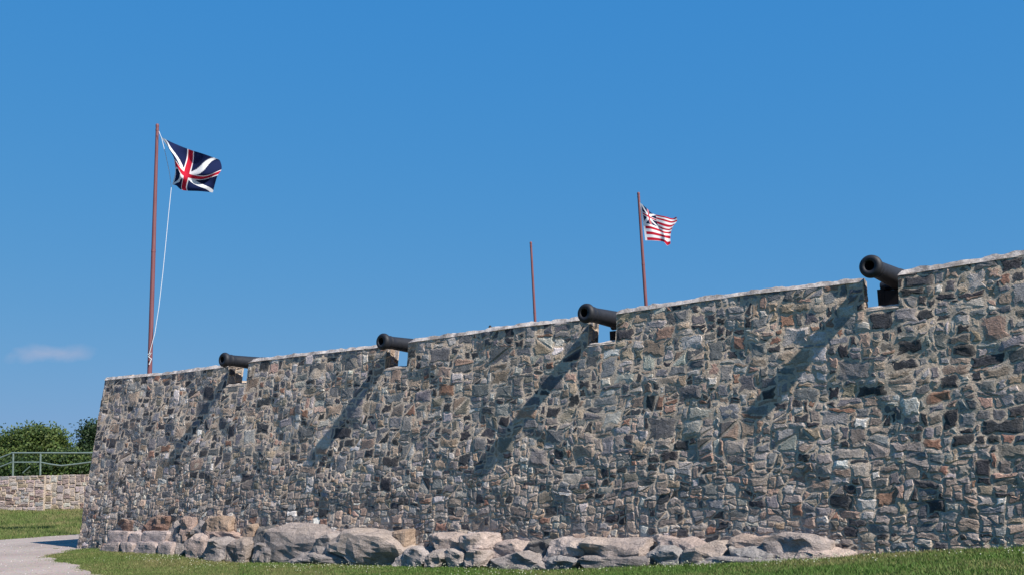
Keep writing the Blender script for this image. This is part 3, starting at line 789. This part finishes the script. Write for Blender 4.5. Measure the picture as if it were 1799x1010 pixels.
# ground held up behind it
up = topz - .25
v = [(L0[0]-30, L0[1]+30*abs(dl[1]/dl[0])+.4, up), (L0[0], L0[1]+.4, up), (c1[0]-.2, c1[1]+.4, up), (r0[0], r0[1]+.7, up), (R1[0]+25, R1[1]+.7, up), (R1[0]+25, 130, up+1), (L0[0]-60, 130, up+1)]
v = [tuple(float(k) for k in p_) for p_ in v]; v2 = [(a_[0], a_[1], -.6) for a_ in v]
tb = obj('upper_terrace', v + v2, [tuple(range(7))] + [(k, k+7, (k+1) % 7+7, (k+1) % 7) for k in range(7)], M['lawn']); tb['kind'] = 'structure'
DR = c1[1] + 1.1
rl = empty('railing', on_ray(45, 834, DR), 'pale green metal railing with posts and two rails above the low pinkish wall', 'railing')
def rail(pts, r, name): 
    v, f = tube([on_ray(a_, b_, DR) for a_, b_ in pts], r, 8); obj(name, v, f, M['steel'], rl, True)
for xx in (22.5, 70.5): rail([(xx, 836), (xx+.8, 796)], .045, 'post')
rail([(20, 795), (71, 795), (160, 795), (240, 795)], .040, 'top_rail')
rail([(23, 811.5), (70, 811.5)], .034, 'mid_rail')
rail([(71, 811.5), (90, 815), (108, 817.3), (130, 815), (160, 811), (220, 806)], .034, 'mid_rail')
rail([(19.5, 796), (0, 803.5), (-60, 827)], .034, 'stair_rail'); rail([(22, 811), (0, 819.5), (-60, 845)], .034, 'stair_rail')
rail([(40, 830), (52.5, 819)], .026, 'brace')
rail([(240.5, 836), (240.5, 795)], .045, 'post')

def tree(cx, cy, z0, blobs, nleaf, pal, lab, seed, leaf=.10, trunkh=2.0, name='tree', grp='trees behind the low wall'):
    rr = np.random.default_rng(seed)
    root = empty(name, (cx, cy, z0), lab, 'tree', grp)
    mbt = MB(); v, f = tube([(cx, cy, z0-.3), (cx+.1, cy, z0+trunkh*.6), (cx-.05, cy+.1, z0+trunkh)], [.22, .17, .13], 9); mbt.add(v, f)
    for (bx, by, bz, br, bh) in blobs:
        s_ = np.array([cx, cy, z0+trunkh*rr.uniform(.5, 1)]); e_ = np.array([cx+bx, cy+by, z0+bz]); m_ = (s_+e_)/2 + rr.normal(size=3)*.15
        v, f = tube([s_, m_, e_], [.09, .06, .02], 6); mbt.add(v, f)
    mbt.build('trunk', M['bark'], root, True)
    V = []; Cc = []; w = np.array([b_[3]**2*b_[4] for b_ in blobs]); w /= w.sum()
    nc = nleaf//14; ci = rr.choice(len(blobs), nc, p=w)
    bl = np.array(blobs)[ci]; d = rr.normal(size=(nc, 3)); d /= np.linalg.norm(d, axis=1)[:, None]
    rad = rr.uniform(.25, 1, nc)**.45*(1 + .24*rr.normal(size=nc))
    cc = np.stack([bl[:, 0] + d[:, 0]*rad*bl[:, 3], bl[:, 1] + d[:, 1]*rad*bl[:, 3], bl[:, 2] + d[:, 2]*rad*bl[:, 4]], 1) + [cx, cy, z0]
    tone = rr.uniform(.7, 1.35, nc); pc = np.array(pal)[rr.integers(len(pal), size=nc)]
    cen = np.repeat(cc, 14, 0) + rr.normal(size=(nc*14, 3))*[.24, .24, .17]
    col_ = np.repeat(pc*tone[:, None], 14, 0)*rr.uniform(.8, 1.25, (nc*14, 1))
    a = rr.normal(size=(nc*14, 3)); a /= np.linalg.norm(a, axis=1)[:, None]; b_ = rr.normal(size=(nc*14, 3)); b_ -= (a*b_).sum(1)[:, None]*a; b_ /= np.linalg.norm(b_, axis=1)[:, None]
    s_ = leaf*rr.uniform(.6, 1.3, (nc*14, 1))
    quads = np.stack([cen - a*s_, cen - b_*s_*.5, cen + a*s_, cen + b_*s_*.5], 1).reshape(-1, 3)
    cols = np.repeat(col_, 4, 0); k = np.arange(nc*14)*4
    fastmesh('crown', quads, np.stack([k, k+1, k+2, k+3], 1), M['leaf'], root, cols)
    return root
def fastmesh(name, v, f, m, parent, cols=None):
    me = bpy.data.meshes.new(name); n_ = f.shape[1]
    pb = np.array(parent.location) if parent is not None else np.zeros(3)
    me.vertices.add(len(v)); me.vertices.foreach_set('co', (v - pb).astype(np.float32).ravel())
    me.loops.add(f.size); me.loops.foreach_set('vertex_index', f.astype(np.int32).ravel())
    me.polygons.add(len(f)); me.polygons.foreach_set('loop_start', (np.arange(len(f))*n_).astype(np.int32))
    me.update(calc_edges=True)
    if cols is not None:
        at = me.color_attributes.new('col', 'FLOAT_COLOR', 'POINT'); c4 = np.ones((len(v), 4), np.float32); c4[:, :3] = cols; at.data.foreach_set('color', c4.ravel())
    me.materials.append(m); o = bpy.data.objects.new(name, me); return link(o, parent)
G1 = [(.065, .105, .024), (.085, .125, .030), (.045, .078, .022), (.11, .14, .038)]
G2 = [(.025, .05, .018), (.035, .06, .022), (.02, .04, .014)]
def tpx(x, dep): return float(on_ray(x, 800, dep)[0])
td = 66.0; k = td/FPX
def zpx(x, y, dep): return float(on_ray(x, y, dep)[2])
zt_ = up
tree(tpx(60, td), td, zt_, [(0, 0, 2.55, 1.7, .72), (-1.5, .3, 1.8, 1.1, .7), (.8, -.2, 2.3, 1.15, .8), (1.55, .2, 1.5, .7, .8), (0, -.6, 1.5, 2.0, .8), (-.9, -.5, 1.1, 1.7, .8), (1.0, -.6, .9, 1.1, .7)], 30000, G1, 'broad round leafy green tree behind the railing posts', 1, trunkh=1.6)
tree(tpx(-30, td), td+1, zt_, [(0, 0, 2.0, 1.8, .8), (1.2, -.3, 1.7, 1.3, .8), (-1.4, 0, 1.7, 1.3, .8), (.6, -.5, .9, 1.6, .8)], 20000, G1, 'lighter green tree cut off by the left edge of the picture', 2, trunkh=1.4)
tree(tpx(172, 78), 78, zt_, [(0, 0, 3.2, 1.2, .9), (-.6, 0, 2.4, .75, .75), (.3, -.3, 1.8, 1.4, 1.0), (-.7, 0, 1.2, .9, .7)], 15000, G2, 'darker tree partly hidden by the left corner of the fort wall', 3, trunkh=2.0)
tree(tpx(118, 63), 63, zt_, [(0, 0, .8, 1.3, .75), (-1.3, 0, .6, 1.1, .6), (1.2, 0, .7, 1.2, .7)], 15000, G1 + G2, 'low bush behind the railing, right of the second post', 4, trunkh=.5, name='bush', grp='bushes behind the railing')
tree(tpx(30, 62), 62, zt_, [(0, 0, .6, 1.3, .6), (-1.4, 0, .6, 1.2, .6), (1.2, 0, .5, 1.0, .5)], 13000, G2 + G1[:1], 'low dark bush behind the railing between its two posts', 5, trunkh=.5, name='bush', grp='bushes behind the railing')
tree(tpx(190, 66), 66, zt_, [(0, 0, .8, 1.5, .75), (1.6, 0, .9, 1.5, .8)], 6000, G2, 'dark low bush at the edge of the fort wall corner', 6, trunkh=.5, name='bush', grp='bushes behind the railing')

# ------------------------------------------------------------------ grass
def nz2(x, y, s_):
    return (np.sin(x*s_*1.3+y*s_*.7+1.3) + np.sin(x*s_*-.9+y*s_*1.7+4.1) + np.sin(x*s_*2.3+y*s_*.4+2.2)*.6 + np.sin(x*s_*.5-y*s_*2.9+.7)*.6)/3.2
def grass(n_, x0, x1, y0, y1, hgt, wid, name, lab):
    x = rng.uniform(x0, x1, n_); y = rng.uniform(y0, y1, n_); z = ground(x, y)
    px, py = proj(np.stack([x, y, z], 1)); s_ = (x-C0[0])*U[0] + (y-C0[1])*U[1]; dn = (x-C0[0])*N[0] + (y-C0[1])*N[1]
    keep = (px > -520) & (px < W+260) & (py < H+60) & (py > 800) & ~((dn > -.02) & (s_ > -.1) & (dn < 50))
    keep &= ~inpoly(x + .22*nz2(x, y, 4)+.1*rng.normal(size=n_), y + .22*nz2(y, x, 4)+.1*rng.normal(size=n_), poly)
    x, y, z, s_, dn = x[keep], y[keep], z[keep], s_[keep], dn[keep]; n_ = len(x)
    foot_ = np.exp(-np.abs(dn)/.5)*(s_ > 0)
    h = hgt*rng.uniform(.5, 1.25, n_)*(1 + .35*nz2(x, y, .9))*(1 + .5*foot_); a = rng.uniform(0, 2*np.pi, n_); le = rng.uniform(.1, .8, n_)*h
    w_ = wid*rng.uniform(.6, 1.3, n_); b0 = np.stack([x, y, z], 1)
    dx_ = np.stack([np.cos(a), np.sin(a), 0*a], 1)*w_[:, None]; lean = rng.uniform(0, 2*np.pi, n_)
    tipp = b0 + np.stack([np.cos(lean)*le, np.sin(lean)*le, h], 1)
    V = np.stack([b0 - dx_, b0 + dx_, tipp], 1).reshape(-1, 3)
    dry = np.clip(.20 + .42*nz2(x, y, .8) + .25*nz2(x, y, 3.1) + .22*rng.normal(size=n_), 0, 1)
    dry = np.where(px[keep] < 420, np.clip(dry + .22, 0, 1), dry)
    gcol = np.array([.080, .152, .028])[None]*rng.uniform(.7, 1.35, (n_, 1)); dcol = np.array([.25, .21, .10])[None]*rng.uniform(.7, 1.3, (n_, 1))
    c_ = gcol*(1-dry[:, None]) + dcol*dry[:, None]
    k_ = np.arange(n_)*3
    o = fastmesh(name, V, np.stack([k_, k_+1, k_+2], 1), M['grass'], None, np.repeat(c_, 3, 0)); o['kind'] = 'stuff'; o['label'] = lab; o['category'] = 'grass'
    return x, y, z
grass(1000000, -14, 12, 9, 29, .034, .0075, 'grass', 'short mown grass with dry patches in front of the fort wall')
grass(290000, -38, -4, 29, 58, .09, .014, 'grass', 'green grass bank between the gravel path and the low pinkish wall')
mb = MB()
for k in range(1500):
    s_ = rng.uniform(4, 24); d_ = -abs(rng.normal(.9, .55)) - .1
    if rng.random() > .25 + .75*(nz2(s_, d_*2, 1.1) > .1): continue
    p_ = C0 + U*s_ + N*d_; z = float(ground(p_[0], p_[1])) + rng.uniform(.05, .09); r = rng.uniform(.005, .011)
    v = [(p_[0]-r, p_[1], z), (p_[0], p_[1]-r, z), (p_[0]+r, p_[1], z), (p_[0], p_[1]+r, z), (p_[0], p_[1], z+r), (p_[0], p_[1], z-r)]
    mb.add(v, [(0,1,4),(1,2,4),(2,3,4),(3,0,4),(1,0,5),(2,1,5),(3,2,5),(0,3,5)])
o = mb.build('clover_flowers', M['clover']); o['kind'] = 'stuff'; o['label'] = 'tiny white clover flowers in the grass below the boulders'; o['category'] = 'flowers'
